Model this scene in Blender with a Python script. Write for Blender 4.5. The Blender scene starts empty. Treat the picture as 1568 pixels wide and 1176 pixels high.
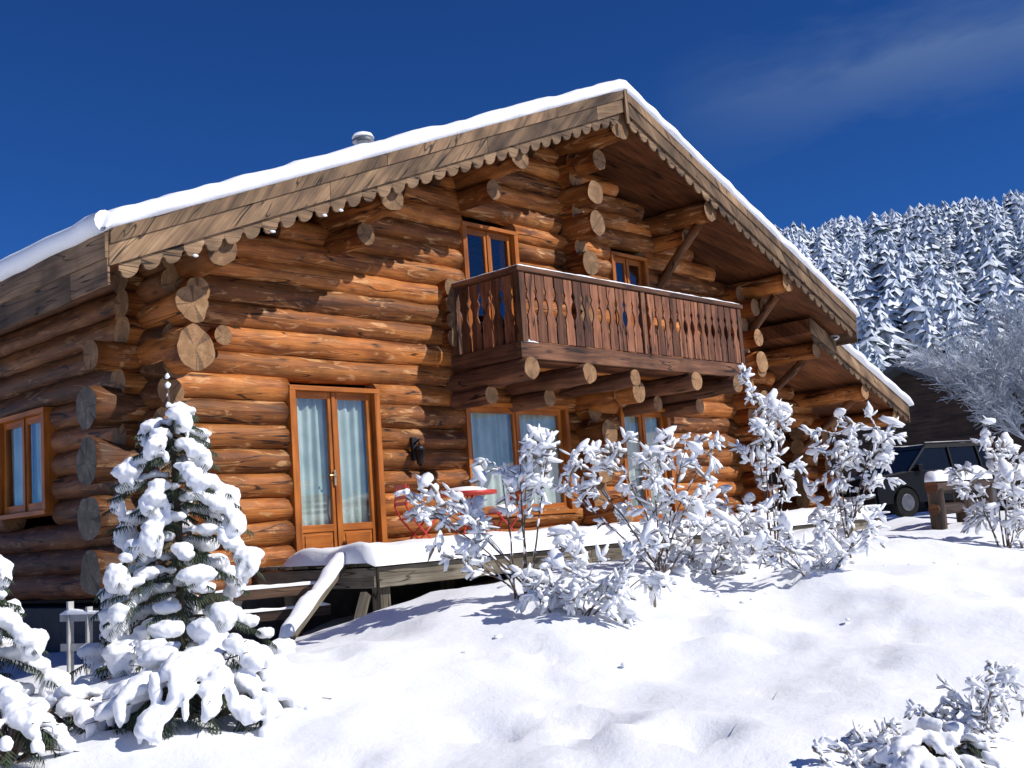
import bpy, math, random, numpy as np
from mathutils import Vector, Matrix, noise
random.seed(7)
S=bpy.context.scene
S.view_settings.view_transform='Standard'
try: S.view_settings.look='None'
except Exception: pass
S.view_settings.exposure=0
V=Vector
# ------------------------------------------------------------------ materials
def newmat(name):
    m=bpy.data.materials.new(name);m.use_nodes=True;nt=m.node_tree
    return m,nt,nt.nodes['Principled BSDF']
def N(nt,t,**k):
    n=nt.nodes.new(t)
    for a,b in k.items():
        if a.startswith('_'): setattr(n,a[1:],b)
        else: n.inputs[a.replace('__',' ')].default_value=b
    return n
def ramp(nt,src,stops):
    r=nt.nodes.new('ShaderNodeValToRGB');e=r.color_ramp.elements
    while len(e)<len(stops): e.new(.5)
    for i,(p,c) in enumerate(stops):
        e[i].position=p;e[i].color=(c[0],c[1],c[2],1) if not isinstance(c,(int,float)) else (c,c,c,1)
    nt.links.new(src,r.inputs[0]);return r
def mth(nt,op,a,b=None,c=None):
    m=nt.nodes.new('ShaderNodeMath');m.operation=op
    for i,v in enumerate((a,b,c)):
        if v is None: continue
        if isinstance(v,(int,float)): m.inputs[i].default_value=v
        else: nt.links.new(v,m.inputs[i])
    return m.outputs[0]
def mixc(nt,mode,f,a,b):
    m=nt.nodes.new('ShaderNodeMixRGB');m.blend_type=mode
    for i,v in enumerate((f,a,b)):
        if hasattr(v,'is_linked'): nt.links.new(v,m.inputs[i])
        else: m.inputs[i].default_value=v if i==0 else (v[0],v[1],v[2],1)
    return m.outputs[0]
def wood(name,dark,mid,light,su=.7,sv=7,rough=.6,knots=True,bump=.35,crack=True,var=.5,peel=None,stain=.5):
    m,nt,b=newmat(name);L=nt.links
    uv=nt.nodes.new('ShaderNodeUVMap')
    mp=N(nt,'ShaderNodeMapping');mp.inputs['Scale'].default_value=(su,sv,1);L.new(uv.outputs[0],mp.inputs[0])
    n1=N(nt,'ShaderNodeTexNoise',Scale=1.0,Detail=4.0,Roughness=.6,Distortion=.6);L.new(mp.outputs[0],n1.inputs[0])
    r1=ramp(nt,n1.outputs[0],[(.3,dark),(.5,mid),(.72,light)])
    mp2=N(nt,'ShaderNodeMapping');mp2.inputs['Scale'].default_value=(su*3,sv*9,1);L.new(uv.outputs[0],mp2.inputs[0])
    n2=N(nt,'ShaderNodeTexNoise',Scale=1.0,Detail=3.0,Roughness=.6);L.new(mp2.outputs[0],n2.inputs[0])
    r2=ramp(nt,n2.outputs[0],[(.3,.55),(.6,1.0)])
    c=mixc(nt,'MULTIPLY',.75,r1.outputs[0],r2.outputs[0])
    n4=N(nt,'ShaderNodeTexNoise',Scale=1.6,Detail=3.0);L.new(uv.outputs[0],n4.inputs[0])
    r4=ramp(nt,n4.outputs[0],[(.32,stain),(.62,1.15)])
    c=mixc(nt,'MULTIPLY',.8,c,r4.outputs[0])
    at=nt.nodes.new('ShaderNodeAttribute');at.attribute_name='rnd'
    ra=ramp(nt,at.outputs['Fac'],[(0,1-var),(1,1.0+var*.35)])
    c=mixc(nt,'MULTIPLY',1,c,ra.outputs[0])
    hgt=n2.outputs[0]
    if peel:
        mq=N(nt,'ShaderNodeMapping');mq.inputs['Scale'].default_value=(1.3,5.5,1);L.new(uv.outputs[0],mq.inputs[0])
        nq=N(nt,'ShaderNodeTexNoise',Scale=1.4,Detail=4.0,Roughness=.65,Distortion=1.2);L.new(mq.outputs[0],nq.inputs[0])
        rq=ramp(nt,nq.outputs[0],[(.56,0),(.66,.7)])
        c=mixc(nt,'MIX',rq.outputs[0],c,peel)
        rq2=ramp(nt,nq.outputs[0],[(.30,.4),(.40,1)]);c=mixc(nt,'MULTIPLY',.7,c,rq2.outputs[0])
    if knots:
        mk=N(nt,'ShaderNodeMapping');mk.inputs['Scale'].default_value=(1.5,4.2,1);L.new(uv.outputs[0],mk.inputs[0])
        vo=N(nt,'ShaderNodeTexVoronoi',Scale=1.0);L.new(mk.outputs[0],vo.inputs[0])
        rk=ramp(nt,vo.outputs['Distance'],[(.04,.15),(.10,.6),(.18,1)])
        c=mixc(nt,'MULTIPLY',.75,c,rk.outputs[0])
    if crack:
        mc=N(nt,'ShaderNodeMapping');mc.inputs['Scale'].default_value=(.35,5,1);L.new(uv.outputs[0],mc.inputs[0])
        nc=N(nt,'ShaderNodeTexNoise',Scale=1.3,Detail=2.0,Distortion=.4);L.new(mc.outputs[0],nc.inputs[0])
        rc=ramp(nt,nc.outputs[0],[(.485,1),(.496,.12),(.504,.12),(.515,1)])
        nm=N(nt,'ShaderNodeTexNoise',Scale=.9);L.new(uv.outputs[0],nm.inputs[0])
        rm=ramp(nt,nm.outputs[0],[(.42,0),(.5,1)])
        c=mixc(nt,'MULTIPLY',rm.outputs[0],c,rc.outputs[0])
    L.new(c,b.inputs['Base Color']);b.inputs['Roughness'].default_value=rough
    b.inputs['Specular IOR Level'].default_value=.3
    bu=N(nt,'ShaderNodeBump',Strength=bump,Distance=.03);L.new(n1.outputs[0],bu.inputs['Height'])
    bu2=N(nt,'ShaderNodeBump',Strength=bump*.6,Distance=.006);L.new(hgt,bu2.inputs['Height']);L.new(bu.outputs[0],bu2.inputs['Normal'])
    L.new(bu2.outputs[0],b.inputs['Normal'])
    return m
def endgrain(name,c0,c1):
    m,nt,b=newmat(name);L=nt.links
    uv=nt.nodes.new('ShaderNodeUVMap')
    g=nt.nodes.new('ShaderNodeNewGeometry')
    n=N(nt,'ShaderNodeTexNoise',Scale=7.0,Detail=5.0,Roughness=.7);L.new(g.outputs['Position'],n.inputs[0])
    w=N(nt,'ShaderNodeTexWave',Scale=9.0,Distortion=3.0,Detail=3.0);w.wave_type='RINGS';w.rings_direction='SPHERICAL';L.new(uv.outputs[0],w.inputs[0])
    r=ramp(nt,n.outputs[0],[(.25,tuple(v*.55 for v in c0)),(.5,c0),(.75,c1)])
    rw=ramp(nt,w.outputs[0],[(0,.8),(1,1)])
    c=mixc(nt,'MULTIPLY',.7,r.outputs[0],rw.outputs[0])
    sx=N(nt,'ShaderNodeTexGradient');sx.gradient_type='RADIAL';L.new(uv.outputs[0],sx.inputs[0])
    at=nt.nodes.new('ShaderNodeAttribute');at.attribute_name='rnd'
    aw=mth(nt,'MULTIPLY_ADD',at.outputs['Fac'],37.0,sx.outputs[0])
    n3=N(nt,'ShaderNodeTexNoise',Scale=9.0,Detail=2.0);n3.noise_dimensions='1D';L.new(aw,n3.inputs['W'])
    rr=ramp(nt,n3.outputs[0],[(.33,.25),(.38,1)])
    c=mixc(nt,'MULTIPLY',.7,c,rr.outputs[0])
    ra=ramp(nt,at.outputs['Fac'],[(0,.6),(1,1.15)]);c=mixc(nt,'MULTIPLY',1,c,ra.outputs[0])
    L.new(c,b.inputs['Base Color']);b.inputs['Roughness'].default_value=.8
    bu=N(nt,'ShaderNodeBump',Strength=.5,Distance=.01);L.new(n.outputs[0],bu.inputs['Height']);L.new(bu.outputs[0],b.inputs['Normal'])
    return m
def plain(name,col,rough=.6,metal=0,nz=.25,sc=6,spec=.5):
    m,nt,b=newmat(name);L=nt.links
    tc=nt.nodes.new('ShaderNodeTexCoord')
    n=N(nt,'ShaderNodeTexNoise',Scale=sc,Detail=3.0);L.new(tc.outputs['Object'],n.inputs[0])
    r=ramp(nt,n.outputs[0],[(.3,tuple(v*(1-nz) for v in col)),(.7,tuple(min(1,v*(1+nz)) for v in col))])
    L.new(r.outputs[0],b.inputs['Base Color']);b.inputs['Roughness'].default_value=rough;b.inputs['Metallic'].default_value=metal
    b.inputs['Specular IOR Level'].default_value=spec
    return m
def snowmat(name,col=(.90,.91,.93),big=1.2,bs=.5,fine=.25):
    m,nt,b=newmat(name);L=nt.links
    tc=nt.nodes.new('ShaderNodeTexCoord')
    n1=N(nt,'ShaderNodeTexNoise',Scale=big,Detail=4.0,Roughness=.55);L.new(tc.outputs['Object'],n1.inputs[0])
    n2=N(nt,'ShaderNodeTexNoise',Scale=45.0,Detail=3.0,Roughness=.7);L.new(tc.outputs['Object'],n2.inputs[0])
    r=ramp(nt,n1.outputs[0],[(.3,tuple(v*.97 for v in col)),(.7,col)])
    L.new(r.outputs[0],b.inputs['Base Color']);b.inputs['Roughness'].default_value=.7
    b.inputs['Specular IOR Level'].default_value=.2
    bu=N(nt,'ShaderNodeBump',Strength=bs,Distance=.08);L.new(n1.outputs[0],bu.inputs['Height'])
    b2=N(nt,'ShaderNodeBump',Strength=fine,Distance=.012);L.new(n2.outputs[0],b2.inputs['Height']);L.new(bu.outputs[0],b2.inputs['Normal'])
    L.new(b2.outputs[0],b.inputs['Normal']);return m
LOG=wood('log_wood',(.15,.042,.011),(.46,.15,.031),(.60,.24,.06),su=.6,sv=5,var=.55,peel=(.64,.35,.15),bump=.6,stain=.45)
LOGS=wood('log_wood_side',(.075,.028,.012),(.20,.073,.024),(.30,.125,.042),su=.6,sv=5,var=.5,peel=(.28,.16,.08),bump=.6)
END=endgrain('log_end_grain',(.28,.145,.06),(.46,.28,.135))
ENDG=endgrain('log_end_grey',(.17,.14,.105),(.36,.31,.24))
FASC=wood('fascia_wood',(.08,.048,.03),(.24,.145,.078),(.40,.255,.14),su=.45,sv=5,var=.45,rough=.75,stain=.4,bump=.5)
BALC=wood('balcony_wood',(.10,.037,.02),(.28,.108,.052),(.42,.19,.095),su=.8,sv=9,var=.6,rough=.7)
BALD=wood('balcony_beam_wood',(.07,.03,.018),(.19,.08,.04),(.30,.14,.07),su=.8,sv=9,var=.4,rough=.7)
FRAME=wood('frame_wood',(.30,.085,.014),(.50,.15,.022),(.60,.21,.04),su=.7,sv=14,var=.15,knots=False,crack=False,bump=.1,rough=.45)
DECKW=wood('deck_wood',(.10,.085,.06),(.24,.20,.145),(.36,.31,.23),su=.6,sv=8,var=.4,rough=.8)
SOFF=wood('soffit_wood',(.10,.034,.014),(.21,.074,.026),(.28,.105,.04),su=.8,sv=5,var=.3,rough=.6)  # wood colour lowered to deepen the shade under the roof
WALD=wood('dark_timber',(.03,.018,.012),(.085,.048,.03),(.14,.08,.05),su=.6,sv=5)
SNOW=snowmat('snow')
DARK=plain('interior_shade',(.02,.017,.015),.9)  # near-black colour standing in for shade inside the rooms and carport
STONE=plain('foundation_render',(.07,.065,.06),.9)
PALE=plain('weathered_pale_paint',(.45,.44,.41),.8)
IRON=plain('black_iron',(.015,.015,.017),.45,.4)
RED=plain('red_painted_metal',(.50,.03,.02),.4)
METAL=plain('galvanised_metal',(.35,.36,.38),.4,.8)
BRASS=plain('brass_handle',(.6,.5,.3),.3,.9)
TWIG=plain('twig_bark',(.10,.065,.045),.85)
NEED=plain('conifer_needles',(.035,.055,.025),.8,sc=20)
DRY=plain('dry_leaf',(.20,.17,.13),.8,sc=20)
nt=SOFF.node_tree;b=nt.nodes['Principled BSDF'];src=b.inputs['Base Color'].links[0].from_socket
tc=nt.nodes.new('ShaderNodeTexCoord');sp=nt.nodes.new('ShaderNodeSeparateXYZ');nt.links.new(tc.outputs['Object'],sp.inputs[0])
fr=mth(nt,'FRACT',mth(nt,'MULTIPLY',sp.outputs['Y'],1/.13))
rl=ramp(nt,fr,[(.0,.25),(.06,1),(.94,1),(1,.4)])
nt.links.new(mixc(nt,'MULTIPLY',1,src,rl.outputs[0]),b.inputs['Base Color'])
CURT,nt,b=newmat('curtain_fabric')
tc=nt.nodes.new('ShaderNodeTexCoord');n=N(nt,'ShaderNodeTexNoise',Scale=3.0);nt.links.new(tc.outputs['Object'],n.inputs[0])
r=ramp(nt,n.outputs[0],[(.3,(.40,.46,.43)),(.7,(.58,.64,.61))]);nt.links.new(r.outputs[0],b.inputs['Base Color']);b.inputs['Roughness'].default_value=.9
GLASS=bpy.data.materials.new('window_glass');GLASS.use_nodes=True;nt=GLASS.node_tree;nt.nodes.clear()
o=nt.nodes.new('ShaderNodeOutputMaterial');mx=nt.nodes.new('ShaderNodeMixShader');g=N(nt,'ShaderNodeBsdfGlossy',Roughness=.02);t=nt.nodes.new('ShaderNodeBsdfTransparent')
t.inputs[0].default_value=(.86,.92,.91,1)
tn=nt.nodes.new('ShaderNodeTexCoord');nn=N(nt,'ShaderNodeTexNoise',Scale=.8);nt.links.new(tn.outputs['Object'],nn.inputs[0]);bb=N(nt,'ShaderNodeBump',Strength=.05,Distance=.05);nt.links.new(nn.outputs[0],bb.inputs['Height']);nt.links.new(bb.outputs[0],g.inputs['Normal'])
lw=nt.nodes.new('ShaderNodeLayerWeight');lw.inputs[0].default_value=.5
fz=mth(nt,'MULTIPLY_ADD',mth(nt,'POWER',lw.outputs['Facing'],3.0),.7,.12)
nt.links.new(fz,mx.inputs[0]);nt.links.new(t.outputs[0],mx.inputs[1]);nt.links.new(g.outputs[0],mx.inputs[2]);nt.links.new(mx.outputs[0],o.inputs[0])
# ------------------------------------------------------------------ mesh builder
class B:
    def __init__(s): s.v=[];s.f=[];s.uv=[];s.m=[];s.r=[];s.sm=[];s.mats=[]
    def mi(s,m):
        if m not in s.mats: s.mats.append(m)
        return s.mats.index(m)
    def face(s,idx,uv,mat,rnd=.5,sm=False):
        s.f.append(idx);s.uv.append(uv);s.m.append(s.mi(mat));s.r.append(rnd);s.sm.append(sm)
    def tube(s,pts,rad,seg,mat,cap0=None,cap1=None,rnd=None,wob=0,sq=1.0):
        pts=[V(p) for p in pts];rnd=random.random() if rnd is None else rnd
        off=random.uniform(0,80);offv=random.uniform(0,50);n=len(pts);base=len(s.v)
        t=(pts[1]-pts[0]).normalized();ref=V((0,0,1)) if abs(t.z)<.9 else V((1,0,0))
        a=t.cross(ref).normalized();L=0;Ls=[]
        ph=random.uniform(0,99)
        for i,p in enumerate(pts):
            if i>0: L+=(p-pts[i-1]).length
            Ls.append(L)
            t=(pts[min(i+1,n-1)]-pts[max(i-1,0)]).normalized()
            a=(a-t*a.dot(t)).normalized();bb=t.cross(a)
            r=rad[i] if isinstance(rad,(list,tuple)) else rad
            for j in range(seg):
                th=2*math.pi*j/seg
                rr=r
                if wob: rr=r*(1+wob*(noise.noise(V((L*1.6+ph,math.cos(th)*.8,math.sin(th)*.8+ph)))*1.5+noise.noise(V((L*4.5+ph,math.cos(th)*2,math.sin(th)*2-ph)))*.9))
                s.v.append(p+a*math.cos(th)*rr+bb*math.sin(th)*rr*sq)
        r0=rad[0] if isinstance(rad,(list,tuple)) else rad
        C=2*math.pi*r0
        for i in range(n-1):
            for j in range(seg):
                k=(j+1)%seg;u0=Ls[i]+off;u1=Ls[i+1]+off;v0=offv+C*j/seg;v1=offv+C*(j+1)/seg
                s.face([base+i*seg+j,base+i*seg+k,base+(i+1)*seg+k,base+(i+1)*seg+j],[(u0,v0),(u0,v1),(u1,v1),(u1,v0)],mat,rnd,True)
        for end,cm in ((0,cap0),(n-1,cap1)):
            if cm is None: continue
            idx=[base+end*seg+j for j in range(seg)]
            r=rad[end] if isinstance(rad,(list,tuple)) else rad
            uvs=[(math.cos(2*math.pi*j/seg)*r,math.sin(2*math.pi*j/seg)*r) for j in range(seg)]
            if end==0: s.face(idx,uvs,cm,rnd)
            else: s.face(idx[::-1],uvs[::-1],cm,rnd)
    def log(s,p0,p1,r,mat=None,cap=None,step=.22,seg=16,wob=.07,rnd=None,r1=None):
        p0=V(p0);p1=V(p1);L=(p1-p0).length;n=max(2,int(L/step)+1)
        r1=r if r1 is None else r1;ph=random.uniform(0,99)
        d=(p1-p0)/(n-1)
        pts=[];rad=[]
        for i in range(n):
            f=i/(n-1);w=V((0,0,noise.noise(V((ph+f*L*.3,0,0)))*.025))
            pts.append(p0+d*i+w);rad.append(r*(1-f)+r1*f)
        s.tube(pts,rad,seg,mat or LOG,cap or END,cap or END,rnd,wob)
    def box(s,a,b,mat,rnd=None):
        a=V(a);b=V(b);c=(a+b)/2;h=(b-a)/2
        s.obox(c,V((h.x,0,0)),V((0,h.y,0)),V((0,0,h.z)),mat,rnd)
    def obox(s,c,X,Y,Z,mat,rnd=None):
        rnd=random.random() if rnd is None else rnd
        c=V(c);base=len(s.v);off=random.uniform(0,60);ov=random.uniform(0,60)
        sg=[(i,j,k) for i in(-1,1) for j in(-1,1) for k in(-1,1)]
        for i,j,k in sg: s.v.append(c+X*i+Y*j+Z*k)
        le=[X.length,Y.length,Z.length];ax=le.index(max(le));ot=[i for i in range(3) if i!=ax]
        def uv(n,fn):
            q=sg[n];w=[i for i in ot if i!=fn];w=w[0] if w else ot[0]
            if fn==ax: return (q[ot[0]]*le[ot[0]]+off,q[ot[1]]*le[ot[1]]+ov)
            return (q[ax]*le[ax]+off,q[w]*le[w]+ov+fn*.37)
        for q,fn in (((0,1,3,2),0),((4,6,7,5),0),((0,4,5,1),1),((2,3,7,6),1),((0,2,6,4),2),((1,5,7,3),2)):
            s.face([base+i for i in q],[uv(i,fn) for i in q],mat,rnd)
    def beam(s,p0,p1,w,h,mat,up=(0,0,1),rnd=None):
        p0=V(p0);p1=V(p1);d=p1-p0;t=d.normalized();u=V(up);side=t.cross(u).normalized();u=side.cross(t).normalized()
        s.obox((p0+p1)/2,d/2,side*w/2,u*h/2,mat,rnd)
    def prism(s,pts,th,mat,ud=(1,0,0),rnd=None):
        rnd=random.random() if rnd is None else rnd
        pts=[V(p) for p in pts];th=V(th);n=len(pts);base=len(s.v);ud=V(ud).normalized()
        off=random.uniform(0,60);nrm=th.normalized();vd=nrm.cross(ud)
        for p in pts: s.v.append(p)
        for p in pts: s.v.append(p+th)
        q=[(p.dot(ud)+off,p.dot(vd)+off) for p in pts]
        s.face(list(range(base,base+n)),q,mat,rnd);s.face([base+n+i for i in range(n)][::-1],q[::-1],mat,rnd)
        for i in range(n):
            k=(i+1)%n;T=th.length
            s.face([base+k,base+i,base+n+i,base+n+k],[q[k],q[i],(q[i][0],q[i][1]+T),(q[k][0],q[k][1]+T)],mat,rnd)
    def obj(s,name,parent=None,bevel=0,recalc=True):
        me=bpy.data.meshes.new(name);me.from_pydata([tuple(v) for v in s.v],[],s.f)
        for m in s.mats: me.materials.append(m)
        me.polygons.foreach_set('material_index',s.m);me.polygons.foreach_set('use_smooth',s.sm)
        ul=me.uv_layers.new(name='UVMap');fl=[c for f in s.uv for q in f for c in q];ul.data.foreach_set('uv',fl)
        at=me.attributes.new('rnd','FLOAT','FACE');at.data.foreach_set('value',s.r)
        if recalc:
            import bmesh
            bm=bmesh.new();bm.from_mesh(me);bmesh.ops.recalc_face_normals(bm,faces=bm.faces);bm.to_mesh(me);bm.free()
        me.update();ob=bpy.data.objects.new(name,me);S.collection.objects.link(ob)
        if parent: ob.parent=parent
        if bevel:
            md=ob.modifiers.new('bevel','BEVEL');md.width=bevel;md.segments=2;md.limit_method='ANGLE'
        return ob
def empty(name):
    e=bpy.data.objects.new(name,None);S.collection.objects.link(e);return e
def fastmesh(name,Vs,Fs,mat,smooth=True,parent=None,midx=None):
    Vs=np.asarray(Vs,dtype=np.float32);Fs=np.asarray(Fs,dtype=np.int32)
    me=bpy.data.meshes.new(name);k=Fs.shape[1]
    me.vertices.add(len(Vs));me.vertices.foreach_set('co',Vs.ravel())
    me.loops.add(Fs.size);me.loops.foreach_set('vertex_index',Fs.ravel())
    me.polygons.add(len(Fs));me.polygons.foreach_set('loop_start',np.arange(0,Fs.size,k,dtype=np.int32))
    try: me.polygons.foreach_set('loop_total',np.full(len(Fs),k,dtype=np.int32))
    except Exception: pass
    for m in (mat if isinstance(mat,list) else [mat]): me.materials.append(m)
    me.polygons.foreach_set('use_smooth',np.full(len(Fs),smooth))
    me.update(calc_edges=True);me.validate()
    ob=bpy.data.objects.new(name,me);S.collection.objects.link(ob)
    if parent: ob.parent=parent
    return ob
def ico(sub):
    import bmesh
    bm=bmesh.new();bmesh.ops.create_icosphere(bm,subdivisions=sub,radius=1)
    v=np.array([x.co[:] for x in bm.verts]);f=np.array([[q.index for q in x.verts] for x in bm.faces]);bm.free();return v,f
I1=ico(1);I2=ico(2)
class Inst:
    def __init__(s,tpl): s.t=tpl;s.M=[]
    def add(s,loc,X,Y,Z): s.M.append((np.array(X),np.array(Y),np.array(Z),np.array(loc)))
    def build(s,jit=0,rng=None):
        tv,tf=s.t;n=len(s.M);M=np.array([[m[0],m[1],m[2]] for m in s.M]);L=np.array([m[3] for m in s.M])
        base=np.repeat(tv[None],n,0)
        if jit: base=base*(1+(rng.random((n,len(tv),1))-.5)*jit)
        vv=np.einsum('nvk,nkc->nvc',base,M)+L[:,None,:]
        ff=tf[None]+(np.arange(n)*len(tv))[:,None,None]
        return vv.reshape(-1,3),ff.reshape(-1,tf.shape[1])
# ------------------------------------------------------------------ dimensions
XR,ZR,SL=8.834,7.095,.409
XL,XE=-.065,16.284
YF=-1.36;YB=9.4
def roofz(x): return ZR-SL*abs(x-XR)
chalet=empty('log_chalet')
WX=1.15;RX=13.6;CX=8.83
openings=[(3.0,4.43,-.3,2.15),(6.1,8.38,.42,2.04),(9.79,11.19,-.3,2.07),(6.28,7.47,2.72,4.78),(9.91,10.93,2.72,4.8)]
# ---- facade logs
W=B();H=.30;k=-1
while True:
    z=.06+H*k;lim=(ZR-.42-z-.02)/SL
    if lim<.4: break
    long=(k%2==0)
    x0=max(XR-lim, .47 if long else .78);x1=min(XR+lim,14.05 if long else 13.9)
    r=.168
    if z>2.5: x0=max(x0,.85)
    segs=[(x0,x1)]
    for a,b_,z0,z1 in openings:
        if z0-.03<z<z1+.10:
            ns=[]
            for s0,s1 in segs:
                if b_<=s0 or a>=s1: ns.append((s0,s1))
                else:
                    if a-s0>.05: ns.append((s0,a))
                    if s1-b_>.05: ns.append((b_,s1))
            segs=ns
    rn=random.random()
    for s0,s1 in segs: W.log((s0,.1,z),(s1,.1,z),r*random.uniform(.97,1.07),rnd=rn,wob=.09)
    if long and -0.1<z<2.4:
        W.log((.40,.1,z),(1.0,.1,z),.25,mat=LOGS,cap=ENDG,r1=.18,wob=.16,step=.08,seg=24)
    k+=1
k=-1
while True:
    z=.21+H*k
    if z>roofz(WX)-.28: break
    y0=-.28-random.uniform(0,.12)
    if z>2.25: y0=-.55
    segs=[(y0,9.0)]
    if .8<z<2.2: segs=[(y0,2.26),(3.73,9.0)]
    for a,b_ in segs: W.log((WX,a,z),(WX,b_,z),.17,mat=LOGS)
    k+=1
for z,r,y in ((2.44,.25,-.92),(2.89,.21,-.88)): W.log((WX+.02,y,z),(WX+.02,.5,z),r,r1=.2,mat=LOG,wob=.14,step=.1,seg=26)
W.log((1.95,-.24,2.74),(1.95,.3,2.74),.12)
k=-1
while True:
    z=.21+H*k
    if z>roofz(RX)-.5: break
    W.log((RX,-.35-.3*(k%2),z),(RX,9,z),.17,step=.4);k+=1
W.log((RX,-.68,3.02),(RX,.3,3.02),.22,wob=.14,step=.1)
k=-1;rr=random.Random(3)
while True:
    z=.21+H*k
    if z>ZR-.8: break
    W.log((CX,-.24-.06*rr.random(),z),(CX,3.5,z),.17);k+=1
for z,y,r in ((5.58,-.66,.19),(5.06,-.66,.21),(4.42,-.45,.2),(2.2,-.85,.21),(1.62,-.55,.2),(1.0,-.4,.18),(.3,-.75,.2),(6.1,-.4,.17)):
    W.log((CX,y,z),(CX,.4,z),r,wob=.13,step=.1,seg=22)
for z in (3.0,3.25,3.5,3.75): W.log((5.86,-.17,z),(5.86,.2,z),.13)
k=-1
while .06+H*k<ZR-.8:
    z=.06+H*k;lim=(ZR-.45-z)/SL;W.log((max(.8,XR-lim),9,z),(min(14,XR+lim),9,z),.168,step=2,seg=8);k+=1
walls=W.obj('log_walls',chalet,recalc=False)
D=B()
D.box((1.35,.33,-.3),(13.4,.36,0.0),DARK);D.box((1.3,.3,-.32),(13.4,8.9,-.28),DARK);D.box((1.3,.3,2.55),(13.4,8.9,2.6),DARK);D.box((1.35,2.6,-.3),(13.4,2.65,2.5),DARK);D.box((5,2.6,2.61),(12.4,2.65,4.9),DARK)  # near-black floors and backs carry the shade of the rooms in their colour
D.obj('dark_room_sheets',chalet)
F=B();F.box((1.02,-.02,-2.0),(13.75,9,-.36),STONE);F.obj('foundation',chalet)
# ---- roof
R=B()
R.prism([(XL+.03,YF+.045,roofz(XL)-.02),(XR,YF+.045,ZR-.02),(XR,YF+.045,ZR-.34),(XL+.03,YF+.045,roofz(XL)-.34)],(0,YB-YF,0),SOFF)
R.prism([(XR+.001,YF+.045,ZR-.02),(XE-.03,YF+.045,roofz(XE)-.02),(XE-.03,YF+.045,roofz(XE)-.34),(XR+.001,YF+.045,ZR-.34)],(0,YB-YF,0),SOFF)
R.obj('roof',chalet)
P=B()
for k in range(-3,3):
    x=XR+2.5*k;z=roofz(x)-.56
    r=.2 if k else .24
    P.log((x,YF+.10,z),(x,2.0,z),r*.95,r1=r,seg=20,wob=.13,step=.12)
    if k not in(0,): P.log((x+.02,YF+.66,z-.33),(x+.02,.6,z-.33),.15,seg=14)
for x in (XR+2.5,XR+5.0):
    z=roofz(x)-.75;P.log((x,-.98,z),(x,.05,z-1.0),.085,wob=.05,mat=LOGS)
P.log((XR,-.8,ZR-1.0),(XR,.4,ZR-1.0),.17)
P.obj('purlins',chalet,recalc=False)
# ---- fascia
F=B()
def barge(xa,xb,y,zf,top,bot,th,lens):
    x=xa
    while x<xb-.02:
        x2=min(xb,x+lens*random.uniform(.85,1.15))
        if xb-x2<.5: x2=xb
        F.prism([(x+.003,y,zf(x)+top),(x2-.003,y,zf(x2)+top),(x2-.003,y,zf(x2)+bot),(x+.003,y,zf(x)+bot)],(0,th,0),FASC,ud=(1,0,zf(x2)-zf(x)))
        x=x2
def scallops(xa,xb,y,zf,top,bot,w,th,dp=.11):
    n=round((xb-xa)/w);w=(xb-xa)/n
    rn=.5
    for i in range(n):
        if i%9==0: rn=random.random()
        x=xa+i*w;c=x+w/2;q=[(x,top),(x+w,top),(x+w,bot+dp)];rt=dp*random.uniform(.85,1.05)
        for j in range(0,9):
            a=math.pi*j/8;q.append((c+math.cos(a)*w*.40,bot+dp*.8-math.sin(a)*rt*.8))
        q.append((x,bot+dp))
        F.prism([(px,y,zf(px)+pz) for px,pz in q],(0,th,0),FASC,rnd=rn)
for xa,xb in ((XL,XR),(XR,XE)):
    barge(xa,xb,YF-.035,roofz,.0,-.37,.03,2.8)
    barge(xa+.01,xb-.01,YF-.055,roofz,.004,-.15,.019,3.3)
    scallops(xa+.12,xb-.12,YF+.002,roofz,-.30,-.55,.25,.028)
F.box((XR-.035,YF-.085,ZR-.58),(XR+.035,YF-.056,ZR+.0),FASC)
for x,sg in ((XL,1),(XE,-1)):
    z=roofz(x);y=YF-.03
    while y<YB:
        y2=min(YB,y+3.1)
        F.box((x-.035,y+.003,z-.29),(x+.005,y2-.003,z+.0),FASC);F.box((x-.015,y+.8,z-.58),(x+.018,y2+.79,z-.28),FASC)
        y=y2
    F.box((x-.012,YF-.02,z-.56),(x+.016,YF+.8,z-.29),FASC)
F.obj('fascia_boards',chalet,bevel=.004)
# ---- roof snow
def roofsnow(name,xa,xb,zf,yf,yb,th,parent,nx=260):
    prof=[(.10,-.02),(.0,-.0),(-.06,.16),(-.095,.42),(-.07,.72),(.02,.95),(.2,1.03),(.6,1.05),(1.5,1.05),(4,1.05),(7,1.05),(yb-yf-.3,1.05),(yb-yf,.4),(yb-yf,0)]
    vs=[];n=len(prof)
    for i in range(nx+1):
        x=xa+(xb-xa)*i/nx;d=min(x-xa,xb-x);e=1 if d>.22 else math.sqrt(max(0,1-(1-d/.22)**2))
        for j,(dy,t) in enumerate(prof):
            wv=1+.18*noise.noise(V((x*1.3,dy*.7,1)))+.12*noise.noise(V((x*4.1,dy*2,5)))
            zz=zf(x)+(-.012)+t*th*wv*(.25+.75*e if t>.1 else 1)
            if zf is roofz: zz-=.02*math.exp(-((x-XR)/.25)**2)
            vs.append((x,yf+dy*(1+ .6*noise.noise(V((x*2.7,dy,9)))if j<6 else 1),zz))
    fs=[[i*n+j,i*n+j+1,(i+1)*n+j+1,(i+1)*n+j] for i in range(nx) for j in range(n-1)]
    return fastmesh(name,vs,fs,SNOW,True,parent)
roofsnow('roof_snow',XL-.07,XE+.06,roofz,YF-.02,YB,.225,chalet)
cap=B()
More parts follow.
